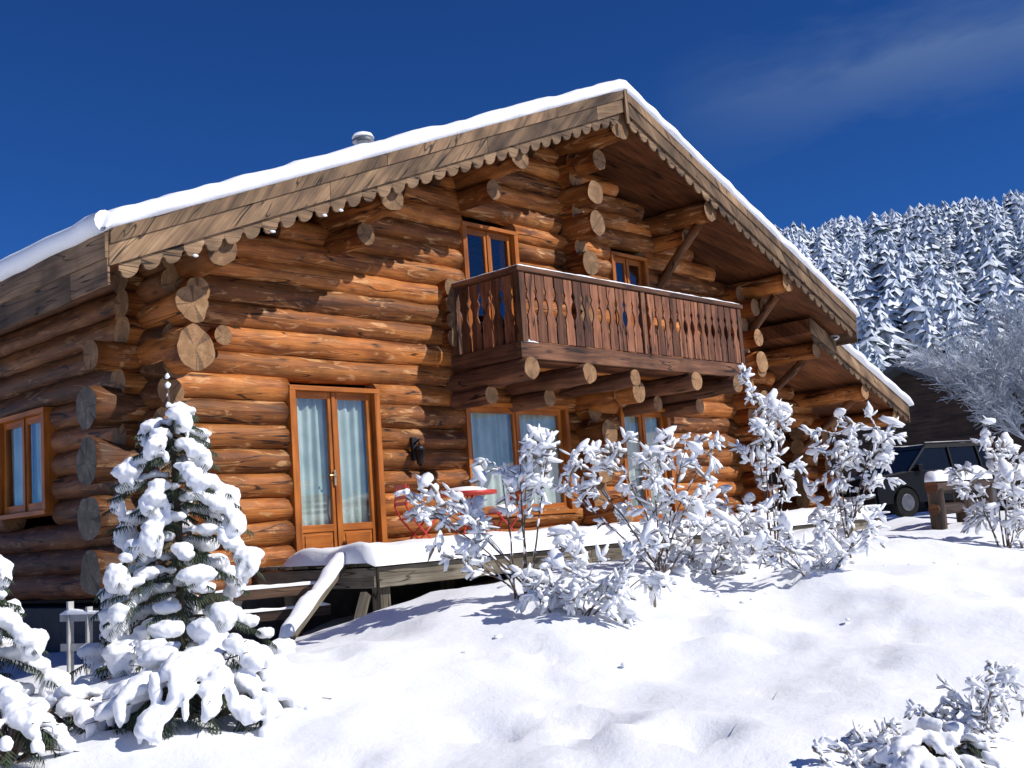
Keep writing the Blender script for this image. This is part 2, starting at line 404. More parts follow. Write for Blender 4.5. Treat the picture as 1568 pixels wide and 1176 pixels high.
for x,z in ((XL-.02,roofz(XL)+.085),(XE+.01,roofz(XE)+.08)):
    pts=[(x,YF-.02+i*.3,z+.02*noise.noise(V((i*.8,x,0)))) for i in range(int((YB-YF)/.3))]
    cap.tube(pts,[.115+.02*noise.noise(V((i*.6,3,x))) for i in range(len(pts))],12,SNOW,SNOW,SNOW)
cap.obj('eave_snow',chalet,recalc=False)
st=Inst(I1)
rng=np.random.default_rng(5)
x=XL+.24
while x<3.3:
    if random.random()<.5: st.add((x,YF+.0,roofz(x)-.535),(.04,0,0),(0,.022,0),(0,0,.02))
    x+=.25
v,f=st.build(.3,rng);fastmesh('fascia_tip_snow',v,f,SNOW,True,chalet)
Cn=B();Cn.tube([(6.2,2,5.7),(6.2,2,6.66)],.11,16,METAL,METAL,METAL);Cn.tube([(6.2,2,6.66),(6.2,2,6.69),(6.2,2,6.74)],[.18,.18,.1],16,METAL,METAL,METAL)
Cn.tube([(6.2,2,6.73),(6.2,2,6.79),(6.2,2,6.83)],[.185,.15,.05],16,SNOW,SNOW,SNOW);Cn.obj('chimney',chalet,recalc=False)
# ---- doors & windows
def glazed(name,x0,x1,z0,z1,y,leaves,panel,curtain,parent):
    Bx=B();fw=.07
    Bx.box((x0-.02,y-.14,z0),(x0+fw,y+.2,z1),FRAME);Bx.box((x1-fw,y-.14,z0),(x1+.02,y+.2,z1),FRAME)
    Bx.box((x0-.02,y-.145,z1-.0),(x1+.02,y+.2,z1+.06),FRAME);Bx.box((x0-.02,y-.15,z0-.06),(x1+.02,y+.2,z0),FRAME)
    lw=(x1-x0-2*fw)/leaves;G=B()
    for i in range(leaves):
        a=x0+fw+i*lw+.003;b_=a+lw-.006;sw=.075
        yb=y-.05
        Bx.box((a,yb,z0+.003),(a+sw,yb+.055,z1-.003),FRAME);Bx.box((b_-sw,yb,z0+.003),(b_,yb+.055,z1-.003),FRAME)
        Bx.box((a+sw,yb+.002,z1-.09),(b_-sw,yb+.053,z1-.003),FRAME)
        Bx.box((a+sw,yb+.002,z0+.003),(b_-sw,yb+.053,z0+.11),FRAME)
        if panel:
            Bx.box((a+sw,yb+.002,z0+panel-.09),(b_-sw,yb+.053,z0+panel),FRAME)
            Bx.box((a+sw,yb+.02,z0+.11),(b_-sw,yb+.035,z0+panel-.09),FRAME)
            Bx.box((a+sw+.04,yb+.008,z0+.15),(b_-sw-.04,yb+.03,z0+panel-.13),FRAME)
        gz=z0+(panel if panel else .11);i0=len(G.v);gy=yb+.027
        G.v+=[V((a+sw,gy,gz)),V((b_-sw,gy,gz)),V((b_-sw,gy,z1-.09)),V((a+sw,gy,z1-.09))];G.face([i0,i0+1,i0+2,i0+3],[(0,0)]*4,GLASS)
    if leaves==2:
        m=(x0+x1)/2;Bx.box((m-.028,y-.07,z0+.005),(m+.028,y-.051,z1-.005),FRAME)
        if panel: Bx.box((m-.05,y-.082,z0+.95),(m-.02,y-.07,z0+1.15),BRASS);Bx.tube([(m-.035,y-.07,z0+1.08),(m-.035,y-.12,z0+1.08),(m-.15,y-.12,z0+1.08)],.011,8,BRASS,BRASS,BRASS)
    obs=[Bx.obj(name+'_frame',parent,bevel=.005),G.obj(name+'_glass',parent,recalc=False)]
    if curtain:
        vs=[];nx=200;ph=random.uniform(0,9)
        for i in range(nx+1):
            x=x0+fw+(x1-x0-2*fw)*i/nx
            for zz in (z0+.05,(z0+z1)/2,z1-.03):
                vs.append((x,y+.07+.024*math.sin(x*40+ph+1.5*math.sin(x*9))+.014*math.sin(x*17+zz),zz))
        fs=[[i*3+j,(i+1)*3+j,(i+1)*3+j+1,i*3+j+1] for i in range(nx) for j in range(2)]
        obs.append(fastmesh(name+'_curtain',vs,fs,CURT,True,parent))
    return obs
glazed('french_door',3.0,4.43,-.02,2.15,.05,2,.46,True,chalet)
glazed('large_window',6.1,8.38,.45,2.04,.05,2,0,True,chalet)
glazed('terrace_door',9.79,11.19,-.02,2.07,.05,2,.46,True,chalet)
glazed('balcony_door',6.28,7.47,2.7,4.78,.05,2,.0,False,chalet)
glazed('upper_window',9.91,10.93,2.7,4.8,.05,2,.0,False,chalet)
side=glazed('side_window',-3.73,-2.26,.87,2.1,.02,2,0,True,chalet)
for o in side:
    o.matrix_world=Matrix.Translation((1.02,0,0))@Matrix.Rotation(-math.pi/2,4,'Z')
Ln=B();Ln.box((4.98,-.1,1.24),(5.06,-.06,1.56),IRON);Ln.tube([(5.02,-.08,1.46),(5.02,-.2,1.52),(5.02,-.2,1.44)],.014,8,IRON,IRON,IRON)
Ln.tube([(5.02,-.2,1.45),(5.02,-.2,1.38),(5.02,-.2,1.37),(5.02,-.2,1.2),(5.02,-.2,1.15)],[.02,.10,.075,.05,.02],6,IRON,IRON,IRON);Ln.obj('wall_lantern',chalet)
# ---- balcony
Ba=B();b0,b1,by=5.92,11.61,-1.43;zf=2.72;zt=3.74
for i in range(10):
    y0=-1.40+i*.128;Ba.box((b0-.03,y0,zf-.05),(b1+.03,y0+.122,zf),BALC)
Ba.box((b0-.06,by-.03,zf-.20),(b1+.06,by+.05,zf+.03),BALD);Ba.box((b0-.06,by+.05,zf-.2),(b0+.02,-.08,zf+.03),BALD);Ba.box((b1-.02,by+.05,zf-.2),(b1+.06,-.08,zf+.03),BALD)
for x,r in ((5.95,.15),(7.2,.15),(8.45,.13),(9.95,.15),(11.2,.15)):
    Ba.log((x,by-.12 if x!=8.45 else by+.0,zf-.36),(x,.3,zf-.36),r,mat=BALD,cap=END,wob=.13,seg=18,step=.12)
for x in (5.95,7.2,9.95,11.2): Ba.log((x,-.75,zf-.62),(x,.2,zf-.62),.13,mat=BALD,cap=END)
Ba.log((8.83,-1.2,2.2),(8.83,.2,2.2),.17,mat=LOG)
def post(x,y,za=zf,zb=zt,w=.11): Ba.box((x-w/2,y-w/2,za),(x+w/2,y+w/2,zb),BALD)
for x in (b0+.03,8.76,b1-.03): post(x,by+.01,zf+.031,zt)
post(b0+.03,-.13,zf+.031,zt)
Ba.box((b0-.08,by-.07,zt),(b1+.08,by+.09,zt+.07),BALD);Ba.box((b0-.05,by+.091,zt+.002),(b0+.11,-.07,zt+.068),BALD);Ba.box((b1-.11,by+.091,zt+.002),(b1+.05,-.07,zt+.068),BALD)
Ba.box((b0+.09,by-.015,zt-.16),(b1-.09,by+.02,zt-.09),BALD);Ba.box((b0+.09,by-.015,zf+.13),(b1-.09,by+.02,zf+.20),BALD)
def baluster(o,ax,n):
    # flat sawn board whose carved edges leave shaped openings between neighbours
    w=.182;hh=zt-zf-.06;pr=[(0,.5),(.24,.5),(.29,.42),(.33,.48),(.38,.5),(.43,.36),(.50,.22),(.58,.26),(.64,.40),(.67,.5),(.71,.44),(.75,.34),(.79,.44),(.83,.5),(1,.5)]
    tl=random.uniform(-.005,.005)
    pts=[(a*w+tl*t,t*hh) for t,a in pr]+[(-a*w+tl*t,t*hh) for t,a in pr[::-1]]
    Ba.prism([V(o)+V(ax)*a+V((0,0,z+.04)) for a,z in pts],V(n)*.025,BALC,ud=(0,0,1))
nb=27
for i in range(nb):
    x=b0+.2+(b1-b0-.4)*i/(nb-1)+random.uniform(-.006,.006)
    if abs(x-8.76)<.1: continue
    baluster((x,by-.018,zf),(1,0,0),(0,-1,0))
for x in (b0+.04,b1-.04):
    for i in range(5): baluster((x,by+.24+i*.215,zf),(0,1,0),(-1,0,0))
Ba.obj('balcony',chalet,bevel=.004)
sn=B()
def snowstrip(Bq,p0,p1,w,h,seg=10):
    p0=V(p0);p1=V(p1);L=(p1-p0).length;n=max(3,int(L/.09));t=(p1-p0).normalized();sd=t.cross(V((0,0,1))).normalized()
    ph=random.uniform(0,90);base=len(Bq.v)
    for i in range(n+1):
        f=i/n;c=p0+(p1-p0)*f;e=min(1,min(f,1-f)*L/.06+.2)
        hh=h*(1+.7*noise.noise(V((f*L*2.3+ph,0,0)))+.35*noise.noise(V((f*L*8+ph,2,0))))*e;ww=w*(1+.2*noise.noise(V((f*L*3,ph,0))))*(.6+.4*e)
        for j in range(seg+1):
            a=math.pi*j/seg;ca=math.cos(a);sa=max(0,math.sin(a))
            Bq.v.append(c+sd*(ww/2*math.copysign(abs(ca)**.7,ca))+V((0,0,hh*sa**.7-.004)))
    m=seg+1
    for i in range(n):
        for j in range(seg): Bq.face([base+i*m+j,base+i*m+j+1,base+(i+1)*m+j+1,base+(i+1)*m+j],[(0,0)]*4,SNOW,.5,True)
    Bq.face([base+j for j in range(m)],[(0,0)]*m,SNOW);Bq.face([base+n*m+j for j in range(m)],[(0,0)]*m,SNOW)
snowstrip(sn,(b0-.08,by+.01,zt+.07),(b1+.08,by+.01,zt+.07),.15,.028)
snowstrip(sn,(b0+.03,by,zt+.07),(b0+.03,-.1,zt+.07),.14,.025)
snowstrip(sn,(b0-.03,by+.01,zf+.03),(b0+.3,by-.0,zf+.03),.1,.05)
sn.obj('balcony_snow',chalet)
# ---- extension on the right
def extz(x): return 2.37+.385*(19.5-x)
YE=-.9
E=B();k=-1
while .06+H*k<3.4:
    z=.06+H*k;x1=min(18.4,19.5-(z+.45-2.37)/.385)
    if x1>14.2:
        if z<2.0: E.log((13.8,.9,z),(15.4,.9,z),.165);E.log((17.5,.9,z),(x1+.4*(k%2),.9,z),.165)
        else: E.log((13.8,.9,z),(x1,.9,z),.165)
    k+=1
for zz in range(-1,7): E.log((18.2,.3+.25*(zz%2),.21+H*zz),(18.2,7,.21+H*zz),.165,step=.5)
for x in (15.6,17.6,19.0):
    z=extz(x)-.5;E.log((x,YE+.1,z),(x,3,z),.17,wob=.13,step=.12)
for x in (15.6,17.6):
    z=extz(x)-.66;E.log((x,-.5,z),(x,.85,z-.95),.08,mat=LOGS)
E.obj('extension_walls',chalet,recalc=False)
E=B();X0=15.25
E.prism([(X0,YE+.04,extz(X0)-.02),(19.5,YE+.04,extz(19.5)-.02),(19.5,YE+.04,extz(19.5)-.3),(X0,YE+.04,extz(X0)-.3)],(0,8,0),SOFF)
E.box((15.4,1.5,-.3),(17.5,1.55,2.3),DARK);E.box((13.8,1.0,-.4),(18.2,7,-.3),STONE)  # near-black sheet stands in for the shade inside the open carport
E.obj('extension_roof',chalet)
F=B();barge(X0,19.53,YE-.01,extz,0,-.28,.04,2.5);scallops(X0+.1,19.5,YE+.03,extz,-.25,-.43,.24,.028,.09)
F.box((19.5,YE,extz(19.5)-.42),(19.54,7,extz(19.5)),FASC)
F.obj('extension_fascia',chalet,bevel=.004)
roofsnow('extension_snow',16.2,19.6,extz,YE-.02,7,.19,chalet,120)
# ------------------------------------------------------------------ deck
deck=empty('wooden_deck');Dk=B()
y=-2.25;i=0
while y<-.1:
    Dk.box((2.4+.01*(i%2),y,-.07),(14.5,y+.14,-.025),DECKW);y+=.146;i+=1
Dk.box((2.42,-2.29,-.30),(6.0,-2.252,-.085),DECKW);Dk.box((6.004,-2.29,-.30),(10,-2.252,-.085),DECKW);Dk.box((10.004,-2.29,-.30),(14.5,-2.252,-.085),DECKW)
Dk.box((2.38,-2.25,-.30),(2.42,-.1,-.085),DECKW)
for x in (2.5,5,7.5,10,12.5): Dk.box((x,-2.2,-1.4),(x+.14,-2.06,-.3),DECKW);Dk.box((x,-.6,-1.4),(x+.14,-.46,-.3),DECKW)
Dk.obj('deck_boards',deck,bevel=.004)
Dk=B()
for z in (-.28,-.52): Dk.beam((1.15,-1.0,z),(2.4,-1.45,z-.0),.04,.11,WALD)
Dk.beam((1.15,-1.0,-1.1),(1.15,-1.0,-.2),.1,.1,WALD,up=(1,0,0))
Dk.beam((2.38,-1.75,-.02),(1.05,-2.45,-.72),.06,.12,DECKW)
Dk.beam((2.3,-2.2,-.35),(1.95,-2.3,-1.0),.08,.1,DECKW)
Dk.obj('deck_rails',deck,bevel=.004)
Dk=B();snowstrip(Dk,(2.38,-1.75,.035),(1.05,-2.45,-.665),.15,.10)
for z in (-.225,-.465): snowstrip(Dk,(1.15,-1.0,z),(2.4,-1.45,z),.06,.035)
Dk.obj('rail_snow',deck)
vs=[];fs=[];nx,ny=240,14
for i in range(nx+1):
    x=2.3+12.2*i/nx
    for j in range(ny+1):
        t=j/ny;y=-2.36+1.75*t+.03*noise.noise(V((x*2,0,3)))*(1 if j<3 else 3)
        e=min(t/.10,1,(1-t)/.35);e=math.sqrt(max(0,1-(1-min(1,e))**2));ex=min(1,(x-2.3)/.12);ex=math.sqrt(max(0,1-(1-ex)**2))
        vs.append((x,y,-.03+(.19+.06*noise.noise(V((x*1.1,y*2,0)))+.03*noise.noise(V((x*4,y*4,0))))*e*ex-(.04 if j==0 else 0)))
for i in range(nx):
    for j in range(ny): a=i*(ny+1)+j;fs.append([a,a+ny+1,a+ny+2,a+1])
fastmesh('deck_snow',vs,fs,SNOW,True,deck)
# ------------------------------------------------------------------ garden furniture
def chair(name,x,y,rot):
    c=B();w=.21
    for s in (-w,w):
        c.tube([(s,-.22,0),(s,.16,.45),(s,.24,.62),(s,.2,.86)],.013,8,RED,RED,RED)
        c.tube([(s*.9,.24,0),(s*.9,-.18,.45)],.013,8,RED,RED,RED)
    for i in range(6): c.box((-w,-.2+i*.07,.445),(w,-.15+i*.07,.46),RED)
    for z in (.62,.7,.78,.84): c.box((-w,.215,z),(w,.235,z+.045),RED)
    c.tube([(-w,-.2,.04),(w,-.2,.04)],.01,6,RED);c.tube([(-w*.9,.22,.04),(w*.9,.22,.04)],.01,6,RED)
    ob=c.obj(name,None);M=Matrix.Translation((x,y,-.02))@Matrix.Rotation(rot,4,'Z');ob.matrix_world=M
    s=B();snowstrip(s,(-w,0,.46),(w,0,.46),.36,.11);s.obj('seat_snow',ob);return ob
chair('garden_chair',4.25,-.95,1.2);chair('garden_chair',5.75,-1.0,-1.9)
c=B()
c.tube([(0,0,.71),(0,0,.76)],.42,28,RED,RED,RED)
for a in range(4):
    q=a*math.pi/2+.5;c.tube([(.1*math.cos(q),.1*math.sin(q),.71),(.06*math.cos(q),.06*math.sin(q),.35),(.3*math.cos(q),.3*math.sin(q),0)],.013,8,RED,RED,RED)
tb=c.obj('garden_table');tb.location=(5.0,-1.05,-.02)
c=B();c.tube([(0,0,.758),(0,0,.78),(0,0,.81),(0,0,.825)],[.30,.29,.22,.1],24,SNOW,None,SNOW);c.obj('table_snow',tb,recalc=False)
# ------------------------------------------------------------------ ground
cp=[(-2.45,-4.44,-.98),(-1.49,-5.77,-1.06),(-.78,-7.14,-1.08),(.07,-8.34,-1.14),(.73,-9.35,-1.18),(-.30,-2.83,-.80),(.94,2.57,-.95),(.48,-2.92,-.74),(2.83,-2.6,-.47),(2.35,-4.28,-.32),(.54,-5.92,-.88),(4.48,-4.37,-.24),(2.86,-5.5,-.67),(8.12,-3.89,-.09),(4.98,-6.34,-.59),(14.21,-3.04,-.2),(10.32,-6.21,-.42),(4.06,-8.28,-.82),(18.5,-1.74,-.35),(2.12,-1.73,-.78),(-1.89,-3.33,-.80),(-5.4,-11.6,-1.65),(-5,-5,-1.3),(-8,0,-1.4),(26,-3,-.4),(20,-12,-1.3),(5,-14,-1.9),(30,10,0),(5,5,-.9),(12,5,-.7),(1,-1,-.95),(6.9,-5.6,-.40),(-2,8,-1.2),(-12,-12,-2),(6,-2.6,-.35),(10,-2.6,-.3)]
cp=np.array(cp)
def U(r2): return np.where(r2>1e-9,.5*r2*np.log(np.maximum(r2,1e-9)),0)
n=len(cp);K=U(((cp[:,None,:2]-cp[None,:,:2])**2).sum(-1))+np.eye(n)*.4;Pm=np.c_[np.ones(n),cp[:,:2]]
A=np.zeros((n+3,n+3));A[:n,:n]=K;A[:n,n:]=Pm;A[n:,:n]=Pm.T
w=np.linalg.solve(A,np.r_[cp[:,2],0,0,0])
def sstep(a,b,x): t=np.clip((x-a)/(b-a),0,1);return t*t*(3-2*t)
def hbase(x,y):
    x=np.asarray(x,float);y=np.asarray(y,float)
    h=w[n]+w[n+1]*x+w[n+2]*y
    for i in range(n): h=h+w[i]*U((x-cp[i,0])**2+(y-cp[i,1])**2)
    r=np.hypot(x-5,y+3);f=sstep(16,34,r);h=h*(1-f)+(-.5)*f
    t=x*.91+y*.41;s=-x*.41+y*.91
    hill=51*sstep(50,235,t)*(1-sstep(70,190,s))*(1-.35*sstep(0,1,(-s-30)/150))
    return h+hill
def hgt(x,y): return float(hbase(np.array([x]),np.array([y]))[0])
NG=470;u=np.linspace(-1,1,NG);kk=5.7;Ak=900/math.sinh(kk)
gx=1.5+Ak*np.sinh(kk*u);gy=-6+Ak*np.sinh(kk*u)
XX,YY=np.meshgrid(gx,gy,indexing='ij');ZZ=hbase(XX,YY)
flat=np.zeros(XX.size);xs=XX.ravel();ys=YY.ravel();r_=np.hypot(xs,ys+6)
rg=random.Random(11);foot=[(rg.uniform(-2,8),rg.uniform(-9,-4),rg.uniform(.10,.26)) for _ in range(34)]
for i in range(14): foot.append((1.3-.24*i+(.09 if i%2 else -.09),-5.5-.26*i,.14))
for i in range(9): foot.append((5.6-.5*i+(.1 if i%2 else -.1),-7.0-.12*i,.14))
for i in np.nonzero(r_<32)[0]:
    x,y=xs[i],ys[i]
    q=noise.noise(V((x*1.3,y*1.3,4)))
    rg_=1-abs(noise.noise(V((x*.8+y*.3,y*.9-3,2))))*2
    flat[i]=.12*noise.noise(V((x*.55,y*.55,0)))+.06*q+.028*noise.noise(V((x*3.1,y*3.1,8)))+.010*noise.noise(V((x*7,y*7,8)))+.04*max(0,rg_-.6)
zz=ZZ.ravel()+flat
for mx_,my_,mr,mh in ((4.8,-6.2,.6,.14),(3.0,-6.3,.5,.07),(6.4,-6.6,.5,.08),(1.9,-5.6,.6,.10),(.2,-4.5,.7,.10),(7.9,-6.0,.5,.1),(4.2,-7.3,.35,.06)):
    d2=((xs-mx_)**2+(ys-my_)**2)/mr**2;zz+=mh*np.exp(-d2)
for fx,fy,fr_ in foot:
    d=np.hypot(xs-fx,ys-fy)/fr_;zz-=.10*np.exp(-d*d*1.4)-.03*np.exp(-(d-1.5)**2*4)
idx=np.arange(NG*NG).reshape(NG,NG);Fq=np.stack([idx[:-1,:-1],idx[1:,:-1],idx[1:,1:],idx[:-1,1:]],-1).reshape(-1,4)
fastmesh('snow_ground',np.c_[xs,ys,zz],Fq,snowmat('ground_snow',(.88,.895,.925),1.4,.6,.35),True)
cl=Inst(I2);rg=random.Random(4)
for i in range(60):
    cx_,cy_=rg.choice(((2.2,-5.6),(4.2,-5.6),(5.0,-6.5),(0.4,-4.8),(6.6,-6.2)));x=cx_+rg.gauss(0,.5);y=cy_+rg.gauss(0,.4);r=rg.uniform(.012,.035)
    cl.add((x,y,hgt(x,y)+.02),(r*1.3,rg.uniform(-.3,.3)*r,0),(0,r,0),(0,0,r*.6))
v,f=cl.build(.5,rng);fastmesh('snow_clods',v,f,SNOW,True)
# ------------------------------------------------------------------ distant forest
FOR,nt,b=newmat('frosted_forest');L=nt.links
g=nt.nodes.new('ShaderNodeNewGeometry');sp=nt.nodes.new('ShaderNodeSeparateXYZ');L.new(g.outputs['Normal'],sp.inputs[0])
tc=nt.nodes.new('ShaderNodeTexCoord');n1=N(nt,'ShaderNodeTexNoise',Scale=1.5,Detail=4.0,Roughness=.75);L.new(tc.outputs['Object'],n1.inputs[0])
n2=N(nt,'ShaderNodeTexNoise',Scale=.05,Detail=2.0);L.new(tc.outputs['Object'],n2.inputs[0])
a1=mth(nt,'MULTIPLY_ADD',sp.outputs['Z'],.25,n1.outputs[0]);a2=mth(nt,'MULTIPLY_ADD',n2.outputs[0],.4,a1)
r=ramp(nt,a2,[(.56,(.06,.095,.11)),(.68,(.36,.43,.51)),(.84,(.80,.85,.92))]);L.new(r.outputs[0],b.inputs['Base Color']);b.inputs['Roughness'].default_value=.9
def conetree(seed):
    rd=random.Random(seed);vs=[];fs=[];nl=7
    for l in range(nl):
        t=l/nl;z0=.06+.86*t;r=.30*(1-t)**.75*rd.uniform(.8,1.2)+.03;zt_=min(1,z0+.24*(1-t*.5));b_=len(vs);vs.append((rd.uniform(-.03,.03),rd.uniform(-.03,.03),zt_));m=12
        ph=rd.uniform(0,6)
        for j in range(m):
            a=ph+2*math.pi*j/m;q=r*(rd.uniform(.7,1.35) if j%2==0 else rd.uniform(.35,.7));vs.append((q*math.cos(a),q*math.sin(a),z0-(.04 if j%2==0 else -.03)*rd.uniform(.0,1.8)))
        for j in range(m): fs.append((b_,b_+1+j,b_+1+(j+1)%m))
    return np.array(vs),np.array(fs)
rng=np.random.default_rng(2);AV=[];AF=[];o0=0
ins=[Inst(conetree(i)) for i in range(9)]
for i in range(5400):
    s=rng.uniform(-110,75);t=rng.uniform(62,262)
    x=t*.9135-s*.4068;y=t*.4068+s*.9135
    h=rng.uniform(3.0,8.0)*(.75 if t<110 else 1);a=rng.uniform(0,6.28);wd=h*rng.uniform(.8,1.5)
    ins[i%9].add((x,y,0),(wd*math.cos(a),wd*math.sin(a),0),(-wd*math.sin(a),wd*math.cos(a),0),(rng.uniform(-.1,.1)*h,rng.uniform(-.1,.1)*h,h))
for I in ins:
    L0=np.array([m[3] for m in I.M]);hz=hbase(L0[:,0],L0[:,1])
    I.M=[(m[0],m[1],m[2],np.array([m[3][0],m[3][1],hz[k]-.3])) for k,m in enumerate(I.M)]
    v,f=I.build();AV.append(v);AF.append(f+o0);o0+=len(v)
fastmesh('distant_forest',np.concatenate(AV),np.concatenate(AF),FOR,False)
# ------------------------------------------------------------------ shrubs
def orient(d):
    d=V(d).normalized();a=d.cross(V((0,0,1)))
    if a.length<.05: a=V((1,0,0))
    a.normalize();return d,a,a.cross(d)
SR=V((.677,-.736,0));SFW=V((.736,.677,0));UP=V((0,0,1))
def shrub(name,base,cl,k,seed,leaf=1.0,dens=1.0,dark=.3):
    """cl = list of foliage clusters: (sideways, height, radius) * k metres"""
    rd=random.Random(seed);par=empty(name);T=B();I=Inst(I1);Dl=Inst(I1);J=Inst(I2);base=V(base)
    def rv(): return V((rd.uniform(-1,1),rd.uniform(-1,1),rd.uniform(-1,1)))
    def leafat(p,d,sc):
        dd=V(d)*.8+rv()*.8+V((0,0,-.3));dd,a,b_=orient(dd);L=rd.uniform(.026,.068)*sc;ww=rd.uniform(.012,.025)*sc;th=rd.uniform(.008,.018)*sc
        c=p+dd*L*.8;I.add(c,dd*L,a*ww,b_*th)
        if rd.random()<dark: Dl.add(c-V((0,0,th*1.1)),dd*L*1.1,a*ww*.8,b_*th*.4)
    def path(p0,p1,bow,n):
        mid=p0.lerp(p1,.45)+bow;return [p0*(1-t)**2+mid*2*t*(1-t)+p1*t*t+rv()*.008 for t in [i/n for i in range(n+1)]]
    for dx,dy,r in cl:
        R=r*k*1.12;c=base+SR*dx*k+UP*dy*k+SFW*rd.uniform(-.28,.28)*(1 if abs(dy)*k>.4 else .6)
        st=base+V((rd.uniform(-.1,.1),rd.uniform(-.1,.1),-.12))
        bow=V((0,0,.05))-SR*dx*k*.22+rv()*.05
        ps=path(st,c,bow,10);T.tube(ps,[max(.0035,.013*(1-.07*i)) for i in range(11)],6,TWIG)
        for i in range(2,10):
            if rd.random()<.5:
                d,a,b_=orient(ps[i+1]-ps[i]);I.add(ps[i]+V((0,0,.008)),d*.045,a*.012,b_*.011)
            if i>4 and rd.random()<.3: leafat(ps[i],rv(),leaf)
        nsub=max(4,int(8.5*R/.28*dens))
        for s in range(nsub):
            q=rv()
            while q.length>1: q=rv()
            if s%3==0: q=q.normalized()*1.15
            e=c+V((q.x*R,q.y*R,q.z*R*.95+(.04 if s%3==0 else 0)));j=rd.randint(5,10);p0=ps[j] if rd.random()<.5 else ps[10]
            sp_=path(p0,e,V((0,0,.03)),5);T.tube(sp_,[.0045,.004,.0035,.003,.0025,.002],4,TWIG)
            for i in range(1,6):
                d=sp_[i]-sp_[i-1];d=d.normalized() if d.length>1e-5 else UP
                for _ in range(rd.choice((0,0,1,2) if i<4 else (1,3,4,5))): leafat(sp_[i],d,leaf)
                if rd.random()<.7:
                    d_,a,b_=orient(d);I.add(sp_[i]+V((0,0,.006)),d_*.035,a*.010,b_*.009)
            if rd.random()<.6:
                rr=rd.uniform(.022,.058)*leaf;d_,a,b_=orient(V((rd.uniform(-1,1),rd.uniform(-1,1),rd.uniform(-.8,.1))))
                J.add(e+V((0,0,rr*.4)),d_*rr*rd.uniform(1.2,2.2),a*rr*.9,b_*rr*.6)
    T.obj('twigs',par,recalc=False)
    g=np.random.default_rng(seed);v,f=I.build(.6,g);fastmesh('snow_leaves',v,f,SNOW,True,par)
    if Dl.M: v,f=Dl.build(.3,g);fastmesh('leaves',v,f,DRY,True,par)
    if J.M: v,f=J.build(.4,g);fastmesh('snow_lumps',v,f,SNOW,True,par)
    return par
def G(x,y,dz=0): return (x,y,hgt(x,y)+dz)
shrub('snowy_shrub',G(2.29,-4.52),[(5,232,45),(45,205,38),(-28,200,30),(10,165,20),(-110,130,46),(-155,145,32),(-75,90,36),(75,75,26),(-90,60,22)],.0060,1,1.4)
shrub('snowy_shrub',G(3.95,-4.85),[(-110,170,35),(-60,190,38),(0,150,48),(55,190,28),(80,180,20),(-10,100,40),(50,110,42),(80,75,28),(-135,140,20)],.0066,3,1.4)
shrub('snowy_shrub',G(5.35,-5.33),[(-5,258,32),(15,232,28),(40,228,14),(-10,170,28),(-35,75,40),(15,90,32),(32,140,16),(-60,95,22),(-2,205,12)],.0072,5,1.35)
shrub('snowy_shrub',G(6.86,-5.39),[(10,185,43),(62,185,34),(-10,130,38),(50,125,36),(10,70,36),(-45,60,25),(75,150,22)],.0076,6,1.4)
shrub('snowy_shrub',G(2.05,-5.27),[(-30,55,42),(20,62,38),(80,82,42),(120,65,28),(0,30,36),(-60,50,26),(60,40,36),(20,0,35)],.0056,2,1.35,1.2,.15)
shrub('snowy_shrub',G(4.77,-6.15),[(-55,65,35),(5,45,36),(45,70,30),(15,15,36),(75,85,26),(-85,75,24)],.0062,7,1.3,1.3,.15)
shrub('snowy_shrub',G(4.62,-4.92),[(-25,20,38),(25,30,34),(-45,0,28),(60,20,26),(-80,30,26)],.0068,8,1.3,1.2,.15)
shrub('snowy_shrub',G(9.1,-6.37),[(5,110,38),(-15,50,32),(20,160,28),(-35,100,20),(30,60,32),(50,120,30),(45,30,30)],.0081,9,1.5)
shrub('snowy_shrub',G(.30,-8.70),[(-70,0,26),(-35,8,28),(0,20,30),(35,30,34),(0,0,25),(40,5,30)],.0036,21,.7,2.2,.6)
shrub('snowy_shrub',G(.95,-9.05),[(-50,40,30),(-15,55,32),(25,80,32),(50,60,30),(-20,15,28),(30,25,30),(60,100,25)],.0036,22,.7,2.2,.6)
# ------------------------------------------------------------------ snow-laden conifers and low bushes
def remeshed(name,I,parent,vox=.02,jit=.12,seed=1,sm=5,disp=.03,dsc=.12):
    v,f=I.build(jit,np.random.default_rng(seed));ob=fastmesh(name,v,f,SNOW,True,parent)
    m=ob.modifiers.new('r','REMESH');m.mode='VOXEL';m.voxel_size=vox;m.use_smooth_shade=True
    m=ob.modifiers.new('s','SMOOTH');m.iterations=sm;m.factor=.5
    tx=bpy.data.textures.new(name+'_clouds','CLOUDS');tx.noise_scale=dsc
    m=ob.modifiers.new('d','DISPLACE');m.texture=tx;m.strength=disp;m.mid_level=.5
    return ob
def spray(Nd,p,d,L,rd,n=16):
    d=V(d).normalized();sd=d.cross(UP);sd=sd.normalized() if sd.length>.05 else V((1,0,0))
    for k in range(n):
        t=k/n;c=p+d*L*t;s_=1 if k%2 else -1
        e=c+sd*s_*L*.42*(1-t*.8)+d*L*.22+V((0,0,-L*.22+rd.uniform(-.02,.02)));w_=d*.007
        b0_=len(Nd.v);Nd.v+=[c-w_,c+w_,e];Nd.face([b0_,b0_+1,b0_+2],[(0,0)]*3,NEED)
        e2=c+sd*s_*L*.2*(1-t*.5)+V((0,0,-L*.3));b0_=len(Nd.v);Nd.v+=[c-w_,c+w_,e2];Nd.face([b0_,b0_+1,b0_+2],[(0,0)]*3,NEED)
